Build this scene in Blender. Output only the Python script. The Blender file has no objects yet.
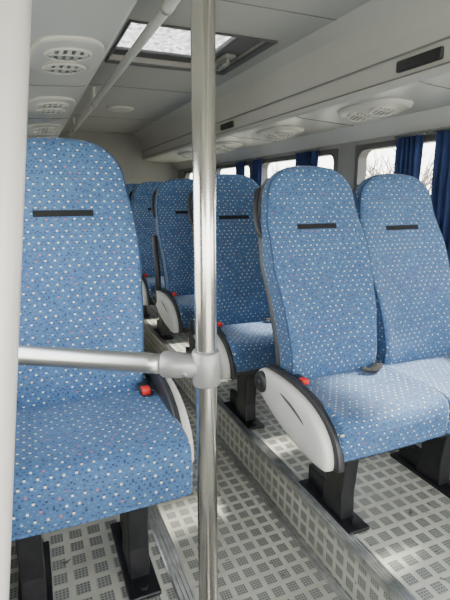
import bpy, bmesh, math, random
from mathutils import Vector, Matrix
random.seed(4)
E=1.28
ZL=E-1.03; ZR=E-1.09; CEIL=E+.70
XL=-.20; XR=1.78; YB=5.7; YF=-1.3
col=bpy.context.scene.collection
# ---------------------------------------------------------------- materials
def newmat(name):
    m=bpy.data.materials.new(name); m.use_nodes=True
    nt=m.node_tree; b=nt.nodes['Principled BSDF']; return m,nt,b
def N(nt,t,**k):
    n=nt.nodes.new(t)
    for a,v in k.items(): setattr(n,a,v)
    return n
def simple(name,c,rough=.5,metal=0,noise=.06,scale=12,bump=0,bscale=200,rvar=0):
    m,nt,b=newmat(name)
    tc=N(nt,'ShaderNodeTexCoord'); no=N(nt,'ShaderNodeTexNoise'); no.inputs['Scale'].default_value=scale
    no.inputs['Detail'].default_value=5
    r=N(nt,'ShaderNodeValToRGB')
    r.color_ramp.elements[0].position=.3; r.color_ramp.elements[1].position=.7
    r.color_ramp.elements[0].color=(*[x*(1-noise*2) for x in c],1)
    r.color_ramp.elements[1].color=(*[min(1,x*(1+noise)) for x in c],1)
    nt.links.new(tc.outputs['Object'],no.inputs['Vector']); nt.links.new(no.outputs['Fac'],r.inputs['Fac'])
    nt.links.new(r.outputs['Color'],b.inputs['Base Color'])
    b.inputs['Roughness'].default_value=rough; b.inputs['Metallic'].default_value=metal
    if rvar:
        mpn=N(nt,'ShaderNodeMapping'); mpn.inputs['Scale'].default_value=(70,70,12)
        n4=N(nt,'ShaderNodeTexNoise'); n4.inputs['Scale'].default_value=1; n4.inputs['Detail'].default_value=8
        mr=N(nt,'ShaderNodeMapRange'); mr.inputs[1].default_value=.35; mr.inputs[2].default_value=.65; mr.inputs[3].default_value=rough-rvar; mr.inputs[4].default_value=rough+rvar
        nt.links.new(tc.outputs['Object'],mpn.inputs[0]); nt.links.new(mpn.outputs[0],n4.inputs['Vector']); nt.links.new(n4.outputs['Fac'],mr.inputs[0]); nt.links.new(mr.outputs[0],b.inputs['Roughness'])
    if bump:
        n2=N(nt,'ShaderNodeTexNoise'); n2.inputs['Scale'].default_value=bscale
        bp=N(nt,'ShaderNodeBump'); bp.inputs['Strength'].default_value=bump; bp.inputs['Distance'].default_value=.002
        nt.links.new(tc.outputs['Object'],n2.inputs['Vector']); nt.links.new(n2.outputs['Fac'],bp.inputs['Height'])
        nt.links.new(bp.outputs['Normal'],b.inputs['Normal'])
    return m
def math_(nt,op,a,b=None,c=None):
    n=N(nt,'ShaderNodeMath',operation=op)
    for i,v in enumerate((a,b,c)):
        if v is None: continue
        if isinstance(v,(int,float)): n.inputs[i].default_value=v
        else: nt.links.new(v,n.inputs[i])
    return n.outputs[0]
def fabric():
    m,nt,b=newmat('blue_moquette')
    uv=N(nt,'ShaderNodeUVMap'); uv.uv_map='UVMap'
    sx=N(nt,'ShaderNodeSeparateXYZ'); nt.links.new(uv.outputs['UV'],sx.inputs[0])
    def layer(cx,cy,hw,hh,seed,offx=0,offy=0):
        x=math_(nt,'MULTIPLY_ADD',sx.outputs[0],1/cx,offx); y=math_(nt,'MULTIPLY_ADD',sx.outputs[1],1/cy,offy)
        fy=math_(nt,'FLOOR',y)
        odd=math_(nt,'MULTIPLY',math_(nt,'MODULO',fy,2.0),.5)
        x=math_(nt,'ADD',x,odd)
        fx=math_(nt,'FLOOR',x)
        ax=math_(nt,'ABSOLUTE',math_(nt,'SUBTRACT',math_(nt,'FRACT',x),.5))
        ay=math_(nt,'ABSOLUTE',math_(nt,'SUBTRACT',math_(nt,'FRACT',y),.5))
        mk=math_(nt,'MULTIPLY',math_(nt,'LESS_THAN',ax,hw),math_(nt,'LESS_THAN',ay,hh))
        cb=N(nt,'ShaderNodeCombineXYZ'); nt.links.new(fx,cb.inputs[0]); nt.links.new(fy,cb.inputs[1]); cb.inputs[2].default_value=seed
        wn=N(nt,'ShaderNodeTexWhiteNoise'); wn.noise_dimensions='3D'; nt.links.new(cb.outputs[0],wn.inputs['Vector'])
        return mk,wn.outputs['Value']
    tc=N(nt,'ShaderNodeTexCoord')
    no=N(nt,'ShaderNodeTexNoise'); no.inputs['Scale'].default_value=6
    nt.links.new(tc.outputs['Object'],no.inputs['Vector'])
    r=N(nt,'ShaderNodeValToRGB'); r.color_ramp.elements[0].position=.35; r.color_ramp.elements[1].position=.7
    r.color_ramp.elements[0].color=(.038,.100,.222,1); r.color_ramp.elements[1].color=(.048,.120,.252,1)
    nt.links.new(no.outputs['Fac'],r.inputs['Fac'])
    mk0,v0=layer(.0130,.0086,.19,.19,7.7)
    r0=N(nt,'ShaderNodeValToRGB'); r0.color_ramp.interpolation='CONSTANT'
    r0.color_ramp.elements[0].color=(.016,.038,.115,1); r0.color_ramp.elements[1].position=.55; r0.color_ramp.elements[1].color=(.070,.155,.29,1)
    nt.links.new(v0,r0.inputs['Fac'])
    mx0=N(nt,'ShaderNodeMixRGB'); nt.links.new(mk0,mx0.inputs[0]); nt.links.new(r.outputs[0],mx0.inputs[1]); nt.links.new(r0.outputs[0],mx0.inputs[2])
    mk1,v1=layer(.026,.0172,.100,.125,1.3)
    r1=N(nt,'ShaderNodeValToRGB'); r1.color_ramp.interpolation='CONSTANT'
    cr=r1.color_ramp; cr.elements[0].color=(.70,.71,.66,1); cr.elements[1].position=.28; cr.elements[1].color=(.68,.60,.38,1)
    for p,c in((.54,(.24,.38,.52,1)),(.70,(.012,.025,.08,1)),(.90,(.42,.12,.14,1))):
        e=cr.elements.new(p); e.color=c
    nt.links.new(v1,r1.inputs['Fac'])
    mx1=N(nt,'ShaderNodeMixRGB'); nt.links.new(mk1,mx1.inputs[0]); nt.links.new(mx0.outputs[0],mx1.inputs[1]); nt.links.new(r1.outputs[0],mx1.inputs[2])
    nt.links.new(mx1.outputs[0],b.inputs['Base Color'])
    b.inputs['Roughness'].default_value=.8
    b.inputs['Sheen Weight'].default_value=.2; b.inputs['Sheen Roughness'].default_value=.4
    n2=N(nt,'ShaderNodeTexNoise'); n2.inputs['Scale'].default_value=600
    bp=N(nt,'ShaderNodeBump'); bp.inputs['Strength'].default_value=.2; bp.inputs['Distance'].default_value=.002
    nt.links.new(tc.outputs['Object'],n2.inputs['Vector']); nt.links.new(n2.outputs['Fac'],bp.inputs['Height']); nt.links.new(bp.outputs['Normal'],b.inputs['Normal'])
    return m
def floormat():
    m,nt,b=newmat('studded_vinyl')
    tc=N(nt,'ShaderNodeTexCoord'); sx=N(nt,'ShaderNodeSeparateXYZ'); nt.links.new(tc.outputs['UV'],sx.inputs[0])
    P=.055
    x=math_(nt,'MULTIPLY',sx.outputs[0],1/P); y=math_(nt,'MULTIPLY',sx.outputs[1],1/P)
    ax=math_(nt,'ABSOLUTE',math_(nt,'SUBTRACT',math_(nt,'FRACT',x),.5))
    ay=math_(nt,'ABSOLUTE',math_(nt,'SUBTRACT',math_(nt,'FRACT',y),.5))
    mk=math_(nt,'MULTIPLY',math_(nt,'LESS_THAN',ax,.34),math_(nt,'LESS_THAN',ay,.34))
    s1=math_(nt,'GREATER_THAN',math_(nt,'FRACT',math_(nt,'MULTIPLY',sx.outputs[0],6/P)),.38)
    s2=math_(nt,'GREATER_THAN',math_(nt,'FRACT',math_(nt,'MULTIPLY',sx.outputs[1],6/P)),.38)
    pad=math_(nt,'MULTIPLY',mk,math_(nt,'MULTIPLY',s1,s2))
    no=N(nt,'ShaderNodeTexNoise'); no.inputs['Scale'].default_value=3; no.inputs['Detail'].default_value=8; no.inputs['Roughness'].default_value=.65
    nt.links.new(tc.outputs['UV'],no.inputs['Vector'])
    r=N(nt,'ShaderNodeValToRGB'); r.color_ramp.elements[0].position=.3; r.color_ramp.elements[1].position=.65
    r.color_ramp.elements[0].color=(.38,.375,.315,1); r.color_ramp.elements[1].color=(.58,.575,.50,1)
    nt.links.new(no.outputs['Fac'],r.inputs['Fac'])
    mp=N(nt,'ShaderNodeMixRGB'); nt.links.new(mk,mp.inputs[0]); nt.links.new(r.outputs[0],mp.inputs[1]); mp.inputs[2].default_value=(.30,.305,.275,1)
    mx=N(nt,'ShaderNodeMixRGB'); nt.links.new(pad,mx.inputs[0]); nt.links.new(mp.outputs[0],mx.inputs[1]); mx.inputs[2].default_value=(.115,.12,.115,1)
    n3=N(nt,'ShaderNodeTexNoise'); n3.inputs['Scale'].default_value=30; n3.inputs['Detail'].default_value=3
    nt.links.new(tc.outputs['UV'],n3.inputs['Vector'])
    gr=math_(nt,'MULTIPLY',math_(nt,'GREATER_THAN',n3.outputs['Fac'],.69),.8)
    m3=N(nt,'ShaderNodeMixRGB'); nt.links.new(gr,m3.inputs[0]); nt.links.new(mx.outputs[0],m3.inputs[1]); m3.inputs[2].default_value=(.09,.075,.05,1)
    nt.links.new(m3.outputs[0],b.inputs['Base Color'])
    b.inputs['Roughness'].default_value=.38
    bp=N(nt,'ShaderNodeBump'); bp.inputs['Strength'].default_value=.6; bp.inputs['Distance'].default_value=.003
    hgt=math_(nt,'SUBTRACT',pad,math_(nt,'MULTIPLY',mk,.6))
    nt.links.new(hgt,bp.inputs['Height']); nt.links.new(bp.outputs['Normal'],b.inputs['Normal'])
    return m
FAB=fabric(); FLOOR=floormat()
BLACK=simple('black_plastic',(.02,.02,.022),.45)
SLOTM=simple('black_slot_strap',(.006,.006,.007),.95)
BLKMET=simple('black_painted_steel',(.014,.014,.016),.38,.2,noise=.2,scale=30)
LGREY=simple('light_grey_plastic',(.58,.57,.53),.38,noise=.03)
MGREY=simple('mid_grey_plastic',(.20,.20,.19),.5)
DGREY=simple('dark_grey_plastic',(.07,.07,.075),.5)
BRONZE=simple('bronze_plastic',(.16,.12,.07),.35,.5)
STEEL=simple('worn_steel',(.66,.635,.59),.20,1.0,noise=.03,scale=8,rvar=.02)
RAILM=simple('brushed_rail',(.56,.555,.54),.34,1.0,noise=.03,scale=8)
CREAM=simple('pale_painted_tube',(.54,.52,.49),.3,noise=.03)
CLAMP=simple('grey_clamp_plastic',(.28,.28,.275),.42,.5)
RED=simple('red_button_plastic',(.65,.02,.015),.4)
PIPE=simple('navy_piping',(.02,.05,.12),.8)
CEILM=simple('ceiling_panel',(.38,.375,.36),.5,noise=.02,scale=3)
DUCTM=simple('duct_panel',(.43,.425,.41),.40,noise=.02,scale=3)
JOINTM=simple('panel_joint',(.17,.165,.16),.5)
WALLM=simple('wall_lining',(.20,.20,.20),.6,noise=.05)
REARM=simple('rear_lining',(.24,.235,.225),.7,noise=.02)
VENTM=simple('vent_plastic',(.48,.47,.445),.4,noise=.02)
THROAT_SHADE=simple('vent_painted_shade',(.13,.13,.125),.6)  # dark disc colour, painted in for the shade between the louvres
ALU=simple('aluminium_strip',(.60,.60,.59),.28,.9,noise=.15,scale=25)
CURT=simple('navy_curtain',(.012,.030,.115),.85,noise=.15,scale=20,bump=.3,bscale=500)
BARK=simple('bark',(.20,.16,.12),.9,noise=.3)
GRASS=simple('outdoor_ground',(.30,.29,.22),.95,noise=.2,scale=1)
RUBBER=simple('rubber_seal',(.06,.06,.06),.6)
def glass(name,tint,op):
    m=bpy.data.materials.new(name); m.use_nodes=True; nt=m.node_tree; nt.nodes.clear()
    o=N(nt,'ShaderNodeOutputMaterial'); t=N(nt,'ShaderNodeBsdfTransparent'); g=N(nt,'ShaderNodeBsdfGlossy'); mx=N(nt,'ShaderNodeMixShader')
    t.inputs[0].default_value=tint; g.inputs['Roughness'].default_value=.05; mx.inputs[0].default_value=op
    nt.links.new(t.outputs[0],mx.inputs[1]); nt.links.new(g.outputs[0],mx.inputs[2]); nt.links.new(mx.outputs[0],o.inputs[0])
    return m
GLASS=glass('window_glass',(.92,.93,.92,1),.05)
HG,nt,b=newmat('hatch_acrylic')
nt.nodes.remove(b); o=nt.nodes['Material Output']
t=N(nt,'ShaderNodeBsdfTransparent')
tl=N(nt,'ShaderNodeBsdfTranslucent'); tc=N(nt,'ShaderNodeTexCoord'); no=N(nt,'ShaderNodeTexNoise'); no.inputs['Scale'].default_value=30; no.inputs['Detail'].default_value=10; no.inputs['Roughness'].default_value=.75
r=N(nt,'ShaderNodeValToRGB'); r.color_ramp.elements[0].position=.36; r.color_ramp.elements[1].position=.62; r.color_ramp.elements[0].color=(.14,.14,.13,1); r.color_ramp.elements[1].color=(.62,.62,.62,1)
nt.links.new(tc.outputs['Object'],no.inputs['Vector']); nt.links.new(no.outputs['Fac'],r.inputs['Fac']); nt.links.new(r.outputs[0],tl.inputs[0]); nt.links.new(r.outputs[0],t.inputs[0])
mx=N(nt,'ShaderNodeMixShader'); mx.inputs[0].default_value=.5
nt.links.new(t.outputs[0],mx.inputs[1]); nt.links.new(tl.outputs[0],mx.inputs[2]); nt.links.new(mx.outputs[0],o.inputs[0])

# ---------------------------------------------------------------- helpers
def mk(name,bm,mat,parent=None,smooth=True,loc=(0,0,0),recalc=True):
    if recalc: bmesh.ops.recalc_face_normals(bm,faces=bm.faces)
    me=bpy.data.meshes.new(name); bm.to_mesh(me); bm.free()
    for i in (mat if isinstance(mat,list) else [mat]): me.materials.append(i)
    if smooth:
        for p in me.polygons: p.use_smooth=True
    ob=bpy.data.objects.new(name,me); col.objects.link(ob); ob.location=loc
    if parent: ob.parent=parent
    return ob
def empty(name,loc,label,cat,group=None):
    e=bpy.data.objects.new(name,None); e.empty_display_size=.1; col.objects.link(e); e.location=loc
    tag(e,label,cat,group); return e
def tag(o,label,cat,group=None):
    o['label']=label; o['category']=cat
    if group: o['group']=group
def box(bm,lo,hi,bev=0,seg=2):
    r=bmesh.ops.create_cube(bm,size=1)
    vs=r['verts']
    for v in vs:
        v.co=Vector([(lo[i]+hi[i])/2+v.co[i]*(hi[i]-lo[i]) for i in range(3)])
    if bev:
        es=list({e for v in vs for e in v.link_edges})
        bmesh.ops.bevel(bm,geom=es,offset=bev,segments=seg,affect='EDGES',profile=.5)
def tube(bm,pts,rad,n=14,closed=False,cap=True):
    pts=[Vector(p) for p in pts]; rings=[]; m=len(pts)
    up=None
    for i,p in enumerate(pts):
        if closed: t=(pts[(i+1)%m]-pts[i-1]).normalized()
        else: t=(pts[min(i+1,m-1)]-pts[max(i-1,0)]).normalized()
        if up is None:
            up=Vector((0,0,1)) if abs(t.z)<.9 else Vector((0,1,0))
        s=t.cross(up).normalized(); up=s.cross(t).normalized()
        rr=rad[i] if isinstance(rad,(list,tuple)) else rad
        rings.append([bm.verts.new(p+s*rr*math.cos(a)+up*rr*math.sin(a)) for a in [2*math.pi*k/n for k in range(n)]])
    for i in range(m if closed else m-1):
        A=rings[i];B=rings[(i+1)%m]
        for k in range(n): bm.faces.new((A[k],A[(k+1)%n],B[(k+1)%n],B[k]))
    if cap and not closed:
        bm.faces.new(rings[0][::-1]); bm.faces.new(rings[-1])
def catmull(P,k=6,closed=False):
    out=[];n=len(P);P=[Vector(p) for p in P]
    rng=range(n) if closed else range(n-1)
    for i in rng:
        if closed: a,b_,c,d=P[i-1],P[i],P[(i+1)%n],P[(i+2)%n]
        else: a,b_,c,d=P[max(i-1,0)],P[i],P[i+1],P[min(i+2,n-1)]
        for j in range(k):
            t=j/k
            out.append(.5*((2*b_)+(c-a)*t+(2*a-5*b_+4*c-d)*t*t+(3*b_-a-3*c+d)*t**3))
    if not closed: out.append(P[-1])
    return out
def spow(v,e): return math.copysign(abs(v)**e,v)
def interp(tab,z):
    for (a,va),(b_,vb) in zip(tab,tab[1:]):
        if z<=b_:
            t=max(0,(z-a)/(b_-a)); t=t*t*(3-2*t)*.5+t*.5
            return va+(vb-va)*t
    return tab[-1][1]
def boxuv(me,fy=None):
    if me.uv_layers: return
    uv=me.uv_layers.new(name='UVMap')
    for p in me.polygons:
        n=p.normal
        for li in p.loop_indices:
            c=me.vertices[me.loops[li].vertex_index].co
            if abs(n.x)>.75: u,v=c.y,c.z
            elif fy: u,v=c.x,fy(c)
            elif abs(n.z)>abs(n.y): u,v=c.x,c.y
            else: u,v=c.x,c.z
            uv.data[li].uv=(u+3,v+3)

# ---------------------------------------------------------------- seat (origin at floor under the cushion front centre)
HT=1.195
def back_w(z):
    w=interp([(.38,.184),(.46,.181),(.56,.184),(.70,.196),(.84,.209),(.97,.205),(1.08,.188),(1.2,.172)],z)
    z1=HT-.125
    if z>z1:
        t=min(1,(z-z1)/(HT-z1)); w*=max(0,(1-t**2.6))**(1/2.6)
    return w
def back_c(z):   # centre line y
    return interp([(.38,.400),(.50,.390),(.65,.425),(.90,.508),(1.05,.550),(1.2,.568)],z)
def back_t(z):
    t=interp([(.38,.115),(.60,.105),(.85,.085),(1.0,.082),(1.2,.066)],z)
    z1=HT-.045
    if z>z1:
        s=min(1,(z-z1)/(HT-z1)); t*=max(0,(1-s**2.2))**(1/2.2)
    return t
def bol(z): return interp([(.38,.022),(.6,.050),(.88,.044),(1.0,.016),(1.2,.004)],z)
def bshape(u): return u**3.2
def front_y(x,z):
    w=max(back_w(z),.001); t=back_t(z); u=min(1,abs(x)/w)
    c=u**(1/.40); s=math.sqrt(max(0,1-c*c))
    return back_c(z)-t/2*s**.55-bol(z)*bshape(u)
def make_backrest():
    bm=bmesh.new(); zs=[.38+(HT-.125-.38)*i/24 for i in range(25)]+[HT-.125+.125*math.sin(math.pi/2*i/14) for i in range(1,15)]
    zs[-1]=HT-.0006
    n=72; rings=[]
    for z in zs:
        w=max(back_w(z),.004);t=max(back_t(z),.004);c=back_c(z)
        ring=[]
        for k in range(n):
            a=2*math.pi*k/n
            x=w*spow(math.cos(a),.40); yy=t/2*spow(math.sin(a),.55)
            y=c+yy-(bol(z)*bshape(abs(x)/w) if yy<0 else 0)*min(1,t/.08)
            ring.append(bm.verts.new((x,y,z)))
        rings.append(ring)
    for A,B in zip(rings,rings[1:]):
        for k in range(n): bm.faces.new((A[k],A[(k+1)%n],B[(k+1)%n],B[k]))
    bm.faces.new(rings[0][::-1]); bm.faces.new(rings[-1])
    return bm
def make_piping():
    bm=bmesh.new()
    zs=[.42+(HT-.125-.42)*i/14 for i in range(15)]+[HT-.125+.115*math.sin(math.pi/2*i/9) for i in range(1,10)]
    L=[]
    for z in zs:
        w=back_w(z)*.99; t=back_t(z)
        L.append((w,back_c(z)-t*.22-bol(z)*.95*min(1,t/.08),z))
    pts=[(-x,y,z) for x,y,z in L]+[L2 for L2 in L[::-1]]
    tube(bm,pts,.0030,8)
    return bm
def make_shell():
    bm=bmesh.new(); zs=[.40+(HT-.045-.40)*i/26 for i in range(27)]; rings=[]
    n=24
    for z in zs:
        w=back_w(z)*1.0;t=back_t(z);c=back_c(z)+t/2
        ring=[]
        for k in range(n):
            a=2*math.pi*k/n
            ring.append(bm.verts.new((w*spow(math.cos(a),.4),c-.004+.022*spow(math.sin(a),.6),z)))
        rings.append(ring)
    for A,B in zip(rings,rings[1:]):
        for k in range(n): bm.faces.new((A[k],A[(k+1)%n],B[(k+1)%n],B[k]))
    bm.faces.new(rings[0][::-1]); bm.faces.new(rings[-1]); return bm
def make_cushion(hw=.2075,fwd=0,low=0):
    prof=catmull([Vector((a,b_,0)) for a,b_ in [(.024,.334),(.006,.344),(0,.378),(.002,.422),(.014,.448),(.045,.460),(.12,.463),(.22,.461),(.33,.459),(.40,.458),(.415,.43),(.415,.36),(.39,.325),(.22,.322)]],5,True)
    arc=[0]
    for p,q in zip(prof,prof[1:]+prof[:1]): arc.append(arc[-1]+(q-p).length)
    c=Vector((.21,.39,0)); bm=bmesh.new(); rings=[]; uvl=bm.loops.layers.uv.new('UVMap')
    m=34
    for i in range(m+1):
        s=math.sin((-1+2*i/m)*math.pi/2)
        x=hw*s
        e=max(0,(abs(x)-(hw-.013))/.013)
        ins=.012*(1-math.sqrt(max(0,1-e*e)))
        ring=[]
        for p in prof:
            d=p-c; yy=p.x; zz=p.y
            yy-= math.copysign(min(ins,abs(d.x)),d.x)*min(1,abs(d.x)/.12)
            zz-= math.copysign(min(ins,abs(d.y)),d.y)*min(1,abs(d.y)/.04)
            if d.y>.03: zz+=.014*(abs(x)/hw)**3-.006
            if d.x<-.1: yy+=.004*(abs(x)/hw)**2.5
            yy-=fwd*max(0,1-yy/.4)
            if zz<.36: zz-=low
            elif zz<.40: zz-=low*(.40-zz)/.04
            ring.append(bm.verts.new((x,yy,zz)))
        rings.append(ring)
    n=len(prof)
    for A,B in zip(rings,rings[1:]):
        for k in range(n):
            f=bm.faces.new((A[k],A[(k+1)%n],B[(k+1)%n],B[k]))
            for l,vv in zip(f.loops,(arc[k],arc[k+1],arc[k+1],arc[k])): l[uvl].uv=(l.vert.co.x+3,vv+3)
    for f in (bm.faces.new(rings[0][::-1]),bm.faces.new(rings[-1])):
        for l in f.loops: l[uvl].uv=(l.vert.co.y+3,l.vert.co.z+3)
    return bm
def extrude_profile(bm,prof,x0,x1,bev=.006):
    A=[bm.verts.new((x0,y,z)) for y,z in prof]; f=bm.faces.new(A)
    r=bmesh.ops.extrude_face_region(bm,geom=[f]); vs=[g for g in r['geom'] if isinstance(g,bmesh.types.BMVert)]
    for v in vs: v.co.x=x1
    if bev:
        es=[e for e in bm.edges if e.is_valid and abs(e.verts[0].co.x-e.verts[1].co.x)<1e-6 and len(e.link_faces)==2 and any(len(f.verts)>4 for f in e.link_faces)]
        bmesh.ops.bevel(bm,geom=es,offset=bev,segments=3,affect='EDGES',profile=.5)
def dome_profile(bm,prof,x0,steps):
    n=len(prof); cy=sum(p[0] for p in prof)/n; zoff=sum(p[1] for p in prof)/n-.39
    def spine(y): return .375+zoff+.16*max(-.35,min(.25,y-.22))
    rings=[]
    for f,dx in steps:
        ring=[]
        for y,z in prof:
            yy=cy+(y-cy)*(1-(1-f)*.35); sz=spine(yy); zz=sz+(z-sz)*f
            ring.append(bm.verts.new((x0+dx,yy,zz)))
        rings.append(ring)
    for A,B in zip(rings,rings[1:]):
        for k in range(n): bm.faces.new((A[k],A[(k+1)%n],B[(k+1)%n],B[k]))
    bm.faces.new(rings[0][::-1]); bm.faces.new(rings[-1])
def prof2(P,k=5): return [(v.x,v.y) for v in catmull([Vector((a,b_,0)) for a,b_ in P],k,True)]
PANEL=prof2([(.020,.322),(.034,.378),(.080,.428),(.155,.462),(.26,.479),(.38,.480),(.445,.474),(.478,.438),(.462,.398),(.40,.362),(.31,.328),(.21,.304),(.11,.296),(.038,.298)])
INNER=prof2([(-.002,.318),(.018,.390),(.068,.444),(.15,.480),(.26,.493),(.38,.493),(.44,.484),(.45,.43),(.30,.42),(.15,.38),(.06,.33),(.022,.304)])
def build_seat(name,loc,label,group,side,legs,handle_on=True,arm=False,mesh_cache={}):
    root=empty(name,loc,label,'seat',group)
    common=('backrest','piping','back_shell','headrest_slot','seat_frame')
    ys=(lambda y:.05+.90*y) if side>0 else (lambda y:y)
    zo=.036 if side>0 else 0
    def part(pn,fn,mat,smooth=True,uv=None,lab=None):
        key=(pn,0 if pn in common else side)
        if key in mesh_cache:
            ob=bpy.data.objects.new(pn,mesh_cache[key]); col.objects.link(ob); ob.parent=root
        else:
            ob=mk(pn,fn(),mat,root,smooth)
            if uv: boxuv(ob.data,uv if callable(uv) else None)
            mesh_cache[key]=ob.data
        if lab: ob['label']=lab
        return ob
    part('backrest',make_backrest,FAB,uv=lambda c:c.z*1.04)
    cw=(lambda:make_cushion(.214,.03,.012)) if side>0 else make_cushion
    part('seat_cushion',cw,FAB)
    part('piping',make_piping,PIPE,lab='thin navy seam piping')
    part('back_shell',make_shell,DGREY,lab='dark grey plastic back shell')
    def slot():
        bm=bmesh.new(); z=.977; n=16; h=.084
        A=[]
        for zz,dy in((z-.010,.003),(z-.0085,-.0025),(z+.0085,-.0025),(z+.010,.003)):
            A.append([bm.verts.new((-h+2*h*i/n,front_y(-h+2*h*i/n,zz)+dy,zz)) for i in range(n+1)])
        for P,Q in zip(A,A[1:]):
            for i in range(n): bm.faces.new((P[i],P[i+1],Q[i+1],Q[i]))
        return bm
    part('headrest_slot',slot,SLOTM,smooth=False,lab='black strap slot in the headrest')
    def frame():
        bm=bmesh.new(); box(bm,(-.18,.06,.285),(.18,.40,.335),.008)
        tube(bm,[(-.20,.38,.30),(.20,.38,.30)],.016); tube(bm,[(-.20,.12,.30),(.20,.12,.30)],.014)
        return bm
    part('seat_frame',frame,BLKMET,lab='black steel under-frame')
    for lx in legs:
        def leg():
            bm=bmesh.new(); o=.035 if side<=0 else 0
            P=[(.105+o,.012),(.225+o,.012),(.205+o,.10),(.225+o,.295),(.09+o,.295),(.110+o,.10)]
            extrude_profile(bm,P,-.028,.028,.006)
            box(bm,(-.042,.04+o,0),(.042,.35+o,.014),.004)
            box(bm,(-.014,.19+o,.012),(.014,.33+o,.09),.004)
            for y in(.065+o,.325+o):
                tube(bm,[(0,y,.012),(0,y,.024)],.011,6)
            return bm
        l=part('leg',leg,BLKMET,smooth=False,lab='black steel pedestal leg'); l.location.x=lx
    if side:
        s=side; X=.2085 if side<0 else .214
        kx=1.0 if side>0 else 1.15
        def panel():
            bm=bmesh.new(); dome_profile(bm,[(ys(y),z+zo) for y,z in PANEL],s*X,[(1,0),(1,s*.022*kx),(.975,s*.030*kx),(.91,s*.035*kx),(.75,s*.038*kx),(.45,s*.040*kx),(.2,s*.040*kx)]); return bm
        def trim():
            bm=bmesh.new(); extrude_profile(bm,[(ys(y),z+zo) for y,z in INNER],s*(X-.010),s*(X+(.014 if s<0 else .008)),.005); return bm
        part('side_panel',panel,LGREY,lab='pale off-white moulded side panel')
        part('side_trim',trim,BLACK,lab='black trim between cushion and side panel')
        def groove():
            bm=bmesh.new()
            P=catmull([(s*(X+.030*kx),ys(.35),.452+zo),(s*(X+.0325*kx),ys(.29),.444+zo),(s*(X+.033*kx),ys(.20),.424+zo),(s*(X+.0325*kx),ys(.12),.390+zo),(s*(X+.028*kx),ys(.07),.346+zo)],6)
            tube(bm,P,[.001+.0085*math.sin(math.pi*i/(len(P)-1))**.8 for i in range(len(P))],12); return bm
        part('panel_slot',groove,DGREY,lab='dark curved recess along the side panel')
        def knob():
            bm=bmesh.new(); c=(ys(.420),.434+zo)
            tube(bm,[(s*(X+.012),c[0],c[1]),(s*(X+.050),c[0],c[1]),(s*(X+.058),c[0],c[1])],[.041,.039,.031],28)
            tube(bm,[(s*(X+.055),c[0],c[1]),(s*(X+.063),c[0],c[1])],[.017,.013],16)
            return bm
        part('recline_knob',knob,BLACK,lab='round black recline knob')
    if handle_on:
        def handle():
            bm=bmesh.new(); s=side if side else -1; o=0 if side else -.022
            P=catmull([(s*.140,back_c(1.12)+.05,1.12),(s*(.185+o),back_c(1.11)+.045,1.105),(s*(.206+o),back_c(1.06)+.03,1.06),(s*(.214+o),back_c(1.0)+.02,1.00),(s*(.208+o),back_c(.95)+.02,.95),(s*.160,back_c(.93)+.03,.93)],6)
            tube(bm,P,.0095,10); return bm
        part('grab_handle',handle,BLACK if side else BRONZE,lab='black plastic grab handle' if side else 'dark bronze grab handle')
    if arm:
        def armf():
            bm=bmesh.new(); s=side
            P=catmull([(s*.222,.455,.44),(s*.226,.44,.52),(s*.226,.455,.64),(s*.226,.485,.76),(s*.222,.505,.83)],6)
            tube(bm,P,[.014]+[.019]*(len(P)-2)+[.012],12)
            tube(bm,[(s*.20,.455,.47),(s*.245,.455,.47)],.028,18)
            return bm
        part('armrest',armf,BLACK,lab='black armrest folded upright')
    def buckle():
        bm=bmesh.new(); s=side if side else 1
        x=s*.172
        box(bm,(x-.016,.262,.466),(x+.016,.325,.486),.005)
        box(bm,(x-.005,.31,.455),(x+.005,.38,.475),.002)
        return bm
    bk=part('seat_belt_buckle',buckle,BLACK,lab='black seat belt buckle')
    def btn():
        bm=bmesh.new(); s=side if side else 1; x=s*.172
        box(bm,(x-.012,.255,.472),(x+.012,.285,.490),.003); return bm
    rb=part('buckle_button',btn,RED,lab='red release button')
    rb.parent=bk
    def belt():
        bm=bmesh.new(); s=-(side if side else 1)
        P=catmull([(s*.19,.345,.460),(s*.175,.31,.474),(s*.13,.285,.4680),(s*.10,.31,.468)],6)
        prev=None
        for i,p in enumerate(P):
            t=(P[min(i+1,len(P)-1)]-P[max(i-1,0)]); n=Vector((-t.y,t.x,0)).normalized()*.018
            r=[bm.verts.new(p+n+Vector((0,0,.002))),bm.verts.new(p-n+Vector((0,0,.002))),bm.verts.new(p-n-Vector((0,0,.001))),bm.verts.new(p+n-Vector((0,0,.001)))]
            if prev:
                for k in range(4): bm.faces.new((prev[k],prev[(k+1)%4],r[(k+1)%4],r[k]))
            else: bm.faces.new(r[::-1])
            prev=r
        bm.faces.new(prev)
        return bm
    if side<0: part('seat_belt',belt,SLOTM,lab='black lap belt webbing')
    return root
Y0=.955; PITCH=.75
G='blue moquette bus seats'
build_seat('bus_seat',(.100,Y0,ZL),'single blue patterned bus seat beside the wall behind the handrail',G,1,[-.165,.100],False)
labs=['blue patterned aisle seat with pale side panel, front row','blue patterned aisle seat, second row on the raised platform','blue patterned aisle seat with folded-up armrest, third row','blue patterned aisle seat, fourth row on the raised platform','blue patterned aisle seat, fifth row on the raised platform']
labw=['blue patterned window seat beside navy curtain, front row','blue patterned window seat, second row','blue patterned window seat, third row','blue patterned window seat, fourth row','blue patterned window seat, fifth row']
for i in range(5):
    build_seat('bus_seat',(.980,Y0+PITCH*i,ZR),labs[i],G,-1,[-.06],True,i==2)
    w_=build_seat('bus_seat',(1.400,Y0+.005+PITCH*i,ZR),labw[i],G,0,[-.02],i==0); w_.scale=(1,1.02,.983)
for i in range(1,5):
    build_seat('bus_seat',(.100,Y0+PITCH*i,ZL),'single blue patterned bus seat in a row along the wall',G,1,[-.165,.100],False)

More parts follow.
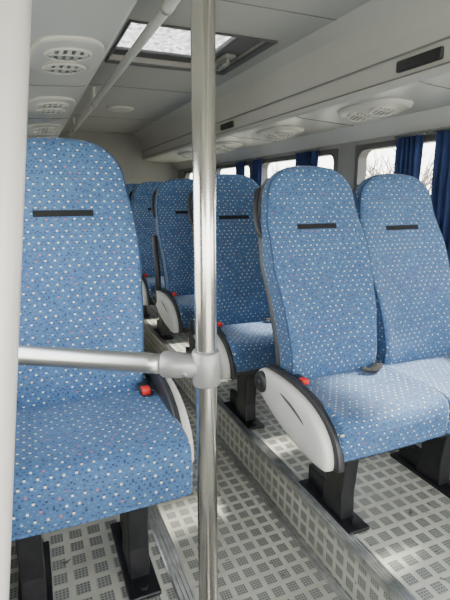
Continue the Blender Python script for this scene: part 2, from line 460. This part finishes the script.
# ---------------------------------------------------------------- structure
def struct(o): o['kind']='structure'; return o
AL=.316; AR=.856
bm=bmesh.new()
box(bm,(AL-.01,YF,-.05),(AR+.01,YB,0)); box(bm,(XL,YF,-.05),(AL,YB,ZL)); box(bm,(AR,YF,-.05),(XR,YB,ZR))
fl=mk('floor',bm,FLOOR,smooth=False); boxuv(fl.data); struct(fl)
def strip(name,x0,x1,z0,z1,ribs=0):
    bm=bmesh.new(); box(bm,(x0,YF,z0),(x1,YB,z1),.002)
    for i in range(ribs):
        x=x0+(x1-x0)*(i+.5)/ribs; box(bm,(x-.0026,YF,z1-.001),(x+.0026,YB,z1+.0045))
    return struct(mk(name,bm,ALU,smooth=False))
strip('trim_1',AR-.005,AR+.040,ZR-.022,ZR+.004,4)
strip('trim_2',AL-.040,AL+.006,ZL-.022,ZL+.004,4)
strip('trim_3',AR-.030,AR,0,.008,3)
strip('trim_4',AL,AL+.022,0,.008,2)
HX0,HX1,HY0,HY1=.46,1.12,2.08,2.72
bm=bmesh.new()
cx0,cx1=.33,1.27
for lo,hi in(((cx0,YF),(HX0,YB)),((HX1,YF),(cx1,YB)),((HX0,YF),(HX1,HY0)),((HX0,HY1),(HX1,YB))):
    box(bm,(lo[0],lo[1],CEIL),(hi[0],hi[1],CEIL+.03))
struct(mk('ceiling',bm,CEILM,smooth=False))
def duct(name,xw,xe,xc):
    s=1 if xe>xw else -1
    P=[(xw,E+.30),(xw+s*.06,E+.375),(xe-s*.05,E+.395),(xe-s*.012,E+.400),(xe,E+.408),(xe+s*.004,E+.425),(xe,E+.432),(xe+s*.004,E+.50),(xe+s*.014,E+.505),(xe+s*.022,E+.56),(xc-s*.02,E+.65),(xc+s*.03,CEIL),(xc+s*.03,CEIL+.03),(xw,CEIL+.03)]
    bm=bmesh.new(); A=[bm.verts.new((x,YF,z)) for x,z in P]; B=[bm.verts.new((x,YB,z)) for x,z in P]
    n=len(P)
    for k in range(n): bm.faces.new((A[k],A[(k+1)%n],B[(k+1)%n],B[k]))
    bm.faces.new(A[::-1]); bm.faces.new(B)
    return struct(mk(name,bm,DUCTM,smooth=False))
duct('trim_5',XL,.26,.33); duct('trim_6',XR,1.34,1.27)
def joint(name,y,left):
    bm=bmesh.new()
    if left: P=[(XL+.06,E+.374),(.21,E+.394),(.25,E+.400)]
    else: P=[(XR-.06,E+.374),(1.39,E+.394),(1.35,E+.400)]
    tube(bm,[(x,y,z) for x,z in P],.0025,6); return struct(mk(name,bm,JOINTM))
k=7
for y in(1.38,2.22,3.08,3.95): joint('trim_%d'%k,y,False);k+=1
for y in(1.92,2.73,3.53,4.33): joint('trim_%d'%k,y,True);k+=1
for y in (1.75,3.3,4.6):
    bm=bmesh.new(); box(bm,(.36,y,CEIL-.002),(1.24,y+.006,CEIL+.002)); struct(mk('trim_%d'%k,bm,JOINTM,smooth=False));k+=1
for x,z in ((1.3345,E+.428),(.2655,E+.428),(1.325,E+.503),(.275,E+.503)):
    bm=bmesh.new(); tube(bm,[(x,YF,z),(x,2,z),(x,YB,z)],.0035,6); struct(mk('trim_%d'%k,bm,JOINTM));k+=1
WZ0,WZ1=E-.38,E+.262
def wall(name,x0,x1,wins):
    bm=bmesh.new()
    box(bm,(x0,YF,-.05),(x1,YB,WZ0)); box(bm,(x0,YF,WZ1),(x1,YB,CEIL+.03))
    ys=[YF]+[v for w in wins for v in w]+[YB]
    for a,b_ in zip(ys[::2],ys[1::2]): box(bm,(x0,a,WZ0),(x1,b_,WZ1))
    return struct(mk(name,bm,WALLM,smooth=False))
WR=[(-1.1,.20),(.95,2.24),(2.44,3.44),(3.62,4.45),(4.6,5.4)]  # unseen pillar before the second opening added to keep sun off the floor
WL=[(-1.1,.35),(.55,1.5),(1.75,2.5),(3.0,3.7)]  # openings out of view, laid out for how much light reaches the rear
wall('wall_right',XR,XR+.05,WR); wall('wall_left',XL-.05,XL,WL)
wi=1
for wins,x,s in((WR,XR,1),(WL,XL,-1)):
    for a,b_ in wins:
        t=.030; y0_,y1_,z0_,z1_=a-.012,b_+.012,WZ0-.012,WZ1+.012
        def rr(y0,y1,z0,z1,r,n=7):
            out=[]
            for cy,cz,a0 in((y1-r,z1-r,0),(y0+r,z1-r,90),(y0+r,z0+r,180),(y1-r,z0+r,270)):
                for q in range(n): 
                    an=math.radians(a0+90*q/(n-1)); out.append((cy+r*math.cos(an),cz+r*math.sin(an)))
            return out
        O=rr(y0_,y1_,z0_,z1_,.012); I=rr(y0_+t,y1_-t,z0_+t,z1_-t,.055)
        bm=bmesh.new(); x0=x-s*.010; x1=x+s*.05
        R=[[bm.verts.new((xx,p[0],p[1])) for p in P] for xx,P in((x1,O),(x0,O),(x0-s*.004,[((p[0]+q[0])/2,(p[1]+q[1])/2) for p,q in zip(O,I)]),(x0,I),(x1,I))]
        n=len(O)
        for A_,B_ in zip(R,R[1:]+R[:1]):
            for q in range(n): bm.faces.new((A_[q],A_[(q+1)%n],B_[(q+1)%n],B_[q]))
        w=struct(mk('window_%d'%wi,bm,RUBBER,smooth=False))
        bm=bmesh.new(); xg=x+s*.03; box(bm,(xg-.002,a+.012,WZ0+.012),(xg+.002,b_-.012,WZ1-.012))
        mk('window_pane',bm,GLASS,w,False)
        wi+=1
bm=bmesh.new(); box(bm,(XL-.05,YB,-.05),(XR+.05,YB+.05,CEIL+.03)); struct(mk('wall_back',bm,REARM,smooth=False))
# roof hatch
hatch=empty('roof_hatch',((HX0+HX1)/2,(HY0+HY1)/2,CEIL),'roof hatch with frosted clear lid and dark trim in the ceiling','roof hatch')
bm=bmesh.new(); hx=(HX1-HX0)/2; hy=(HY1-HY0)/2
for lo,hi in(((-hx,-hy),(-hx+.010,hy)),((hx-.010,-hy),(hx,hy)),((-hx,-hy),(hx,-hy+.010)),((-hx,hy-.010),(hx,hy))):
    box(bm,(lo[0],lo[1],-.002),(hi[0],hi[1],.065))
mk('hatch_surround',bm,CEILM,hatch,False)
bm=bmesh.new()
for lo,hi in(((-hx-.004,-hy-.004),(-hx+.008,hy+.006)),((hx-.014,-hy-.006),(hx+.030,hy+.008)),((-hx,-hy-.004),(hx,-hy+.008)),((-hx,hy-.03),(hx+.02,hy+.010))):
    box(bm,(lo[0],lo[1],-.010),(hi[0],hi[1],.0),.003)
mk('hatch_frame',bm,DGREY,hatch,False)
bm=bmesh.new(); box(bm,(-hx-.02,-hy-.02,.064),(hx+.02,hy+.02,.070)); mk('hatch_lid',bm,HG,hatch,False)
bm=bmesh.new(); box(bm,(hx-.14,-hy+.010,.012),(hx-.010,hy-.010,.045),.012,3); box(bm,(-hx+.010,hy-.11,.03),(hx-.1,hy-.010,.048),.008,3)
mk('hatch_inner_trim',bm,DGREY,hatch,False)
bm=bmesh.new()
box(bm,(hx-.105,-.02,-.006),(hx-.045,.17,.014),.008,3)
tube(bm,[(hx-.075,.02,0),(hx-.075,.02,-.028),(hx-.075,.13,-.028),(hx-.075,.13,0)],.009,10)
o=mk('hatch_handle',bm,MGREY,hatch,True); o['label']='grey pull handle of the hatch'

def vent(x,y,z,tilt,label,group,th=.010,ex=0):
    r=empty('air_vent',(x,y,z),label,'air vent',group); r.rotation_euler=(0,tilt,0)
    bm=bmesh.new()
    W=.102;L=.200
    n=56;rings=[]
    for sc,dz in((1,.004),(1,-th*.4),(.95,-th*.8),(.86,-th)):
        rings.append([bm.verts.new((W*sc*spow(math.cos(2*math.pi*k/n),.65),L*(1-(1-sc)*.5)*spow(math.sin(2*math.pi*k/n),.80),dz)) for k in range(n)])
    for A,B in zip(rings,rings[1:]):
        for k_ in range(n): bm.faces.new((A[k_],A[(k_+1)%n],B[(k_+1)%n],B[k_]))
    bm.faces.new(rings[0]); bm.faces.new(rings[-1])
    mk('vent_plate',bm,VENTM,r)
    for yy in(-.078,.078):
        M=Matrix.Translation((0,yy,-th-.002))@Matrix.Rotation(ex,4,'X')
        bm=bmesh.new()
        pts=[(.060*math.cos(a),.060*math.sin(a),-.001) for a in [2*math.pi*q/32 for q in range(32)]]
        tube(bm,pts,.005,8,closed=True)
        if ex: tube(bm,[(0,0,.016),(0,0,-.001)],.060,28)
        for q in(-.044,-.022,0,.022,.044):
            h=math.sqrt(.058**2-q*q); box(bm,(q-.0055,-h,-.004),(q+.0055,h,-.001))
        box(bm,(-.056,-.005,-.0045),(.056,.005,-.001))
        bm.transform(M)
        mk('vent_nozzle',bm,VENTM,r)
        bm=bmesh.new(); tube(bm,[(0,0,.001),(0,0,-.0018)],.056,28); bm.transform(M); o=mk('vent_shade_disc',bm,THROAT_SHADE,r,False); o['label']='dark disc painted as the shade behind the louvres'
GV='round-louvre ceiling air vents'
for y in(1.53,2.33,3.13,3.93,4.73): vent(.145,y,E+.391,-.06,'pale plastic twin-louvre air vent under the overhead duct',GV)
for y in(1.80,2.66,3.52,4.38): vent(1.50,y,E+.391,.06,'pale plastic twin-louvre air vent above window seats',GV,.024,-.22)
for y in(1.27,3.0):
    bm=bmesh.new(); box(bm,(1.324,y,E+.446),(1.345,y+.21,E+.486),.006)
    o=mk('rack_latch',bm,BLACK,smooth=False); tag(o,'flat black rectangular latch on the overhead duct','latch','duct latches')
bm=bmesh.new()
tube(bm,[(0,0,.002),(0,0,-.010),(0,0,-.022),(0,0,-.026)],[.115,.110,.085,.04],32)
o=mk('ceiling_speaker',bm,VENTM,loc=(.79,4.08,CEIL)); tag(o,'small round pale ceiling speaker','speaker')

# ---------------------------------------------------------------- rails
pole=empty('grab_pole',(.275,.735,ZL),'vertical brushed steel grab pole in front of a seat','grab pole')
bm=bmesh.new(); tube(bm,[(0,0,.0),(0,0,CEIL-ZL)],.0195,32); mk('pole_tube',bm,STEEL,pole)
bm=bmesh.new(); tube(bm,[(0,0,0),(0,0,.008),(0,0,.012),(0,0,.03)],[.045,.045,.026,.024],24); mk('floor_flange',bm,STEEL,pole)
zb=E-.303-ZL
d=(Vector((-.06,.95,0))-Vector((.275,.735,0))); d.normalize()
bm=bmesh.new()
tube(bm,[(0,0,zb-.034),(0,0,zb-.030),(0,0,zb+.028),(0,0,zb+.032)],[.0220,.0255,.0255,.0220],24)
tube(bm,[tuple(d*.008+Vector((0,0,zb))),tuple(d*.045+Vector((0,0,zb))),tuple(d*.050+Vector((0,0,zb))),tuple(d*.078+Vector((0,0,zb))),tuple(d*.082+Vector((0,0,zb)))],[.0225,.0225,.0245,.0245,.022],24)
tube(bm,[tuple(d*.034+Vector((.012,.018,zb+.012))),tuple(d*.034+Vector((-.012,-.016,zb-.012)))],.006,8)
mk('rail_clamp',bm,CLAMP,pole)['label']='grey cast tee clamp'
A=Vector((.275,.735,E-.303))+d*.083
Bp=Vector((XL+.004,A.y+(d.y/d.x)*(XL+.004-A.x),A.z))
bm=bmesh.new()
tube(bm,catmull([A,A.lerp(Bp,.3),A.lerp(Bp,.7),Bp],4),.0190,26)
o=mk('handrail',bm,RAILM); tag(o,'horizontal brushed steel handrail clamped to the grab pole','handrail')
def lp(z):
    t=(z+.344)/.509; return (-.062+.064*t,.385+.099*t,E+z)
bm=bmesh.new(); tube(bm,[lp(-1.02),lp(-.5),lp(0),lp(.388)],.0185,28)
o=mk('grab_pole',bm,CREAM); tag(o,'slightly leaning pale grey painted grab pole','grab pole')
cr_=empty('ceiling_rail',(.485,0,E+.60),'long tubular pale ceiling handrail on brackets','handrail')
RAILC=simple('white_painted_rail',(.72,.71,.68),.3,noise=.02)
bm=bmesh.new(); tube(bm,[(0,YF+.1,0),(0,2,0),(0,5.5,0)],.0185,18); mk('rail_tube',bm,RAILC,cr_)
for y in(.6,1.62,3.4,4.8):
    bm=bmesh.new(); tube(bm,[(0,y,0),(0,y,.06),(0,y,.095),(0,y,.101)],[.010,.010,.012,.026],14)
    tube(bm,[(0,y-.02,0),(0,y+.02,0)],.022,16); mk('rail_bracket',bm,LGREY,cr_)

# ---------------------------------------------------------------- curtains
def curtain(y0,y1,folds):
    c=empty('curtain',(XR-.035,(y0+y1)/2,0),'gathered navy blue fabric curtain at a bus window','curtain','navy window curtains')
    bm=bmesh.new(); n=folds*8; L=y1-y0; rows=[E+.275,E+.18,E+.05,E-.1,E-.25,E-.40]
    g=[]
    for zi,z in enumerate(rows):
        g.append([bm.verts.new((.014*math.sin(2*math.pi*folds*i/n)+.004*math.sin(i*1.7+zi),-L/2+L*i/n,z)) for i in range(n+1)])
    for P,Q in zip(g,g[1:]):
        for i in range(n): bm.faces.new((P[i],P[i+1],Q[i+1],Q[i]))
    o=mk('curtain_cloth',bm,CURT,c); m=o.modifiers.new('s','SOLIDIFY'); m.thickness=.002
    bm=bmesh.new(); tube(bm,[(0,-L/2-.02,E+.28),(0,L/2+.02,E+.28)],.006,10); mk('curtain_rod',bm,DGREY,c)
curtain(1.735,1.895,5); curtain(1.34,1.65,7)
curtain(2.60,2.85,5); curtain(3.38,3.52,4); curtain(3.70,3.85,4); curtain(4.35,4.52,4)

# ---------------------------------------------------------------- outdoors
bm=bmesh.new(); box(bm,(-30,-25,-1.0),(40,40,-.9)); o=mk('ground',bm,GRASS,smooth=False); struct(o)
def tree(x,y):
    bm=bmesh.new()
    def br(p,d,L,r,depth):
        q=p+d*L; mid=p+d*L*.5+Vector([random.uniform(-.06,.06)*L for _ in range(3)])
        tube(bm,[p,mid,q],[r,r*.85,r*.65],5,cap=True)
        if depth==0: return
        for _ in range(4 if depth>1 else 3):
            dd=(d+Vector([random.uniform(-.75,.75) for _ in range(3)])+Vector((0,0,.15))).normalized()
            br(p+d*L*random.uniform(.55,1),dd,L*random.uniform(.6,.8),r*.55,depth-1)
    br(Vector((0,0,-.05)),Vector((0,0,1)),1.3,.09,4)
    o=mk('bare_tree',bm,BARK,loc=(x,y,-.9)); tag(o,'leafless winter tree standing outside the bus windows','tree','bare trees outside')
for x,y in((7,7.2),(8.5,9.5),(6.5,11.5),(9,14),(12,9.0)): tree(x,y)

# ---------------------------------------------------------------- light
w=bpy.data.worlds.new('World'); bpy.context.scene.world=w; w.use_nodes=True; nt=w.node_tree
bg=nt.nodes['Background']; tc=N(nt,'ShaderNodeTexCoord'); sep=N(nt,'ShaderNodeSeparateXYZ'); rp=N(nt,'ShaderNodeValToRGB')
nt.links.new(tc.outputs['Generated'],sep.inputs[0]); nt.links.new(sep.outputs[2],rp.inputs[0])
rp.color_ramp.elements[0].position=0; rp.color_ramp.elements[0].color=(1,.98,.94,1); rp.color_ramp.elements[1].position=.9; rp.color_ramp.elements[1].color=(.82,.89,1,1)
nt.links.new(rp.outputs[0],bg.inputs['Color']); bg.inputs['Strength'].default_value=6.0
L=bpy.data.lights.new('sun','SUN'); L.energy=14; L.angle=.10; L.color=(1,.95,.86)
so=bpy.data.objects.new('sun',L); col.objects.link(so)
so.rotation_euler=Vector((1,.10,.98)).to_track_quat('Z','Y').to_euler()
# ---------------------------------------------------------------- camera
cam=bpy.data.cameras.new('camera'); co=bpy.data.objects.new('camera',cam); col.objects.link(co)
cam.sensor_fit='VERTICAL'; cam.sensor_height=36; cam.lens=460/600*36; cam.clip_start=.02
co.location=(0,0,E); co.rotation_euler=(math.radians(90-12.9),0,math.radians(-23))
bpy.context.scene.camera=co
bpy.context.scene.view_settings.view_transform='AgX'
bpy.context.scene.view_settings.exposure=.8
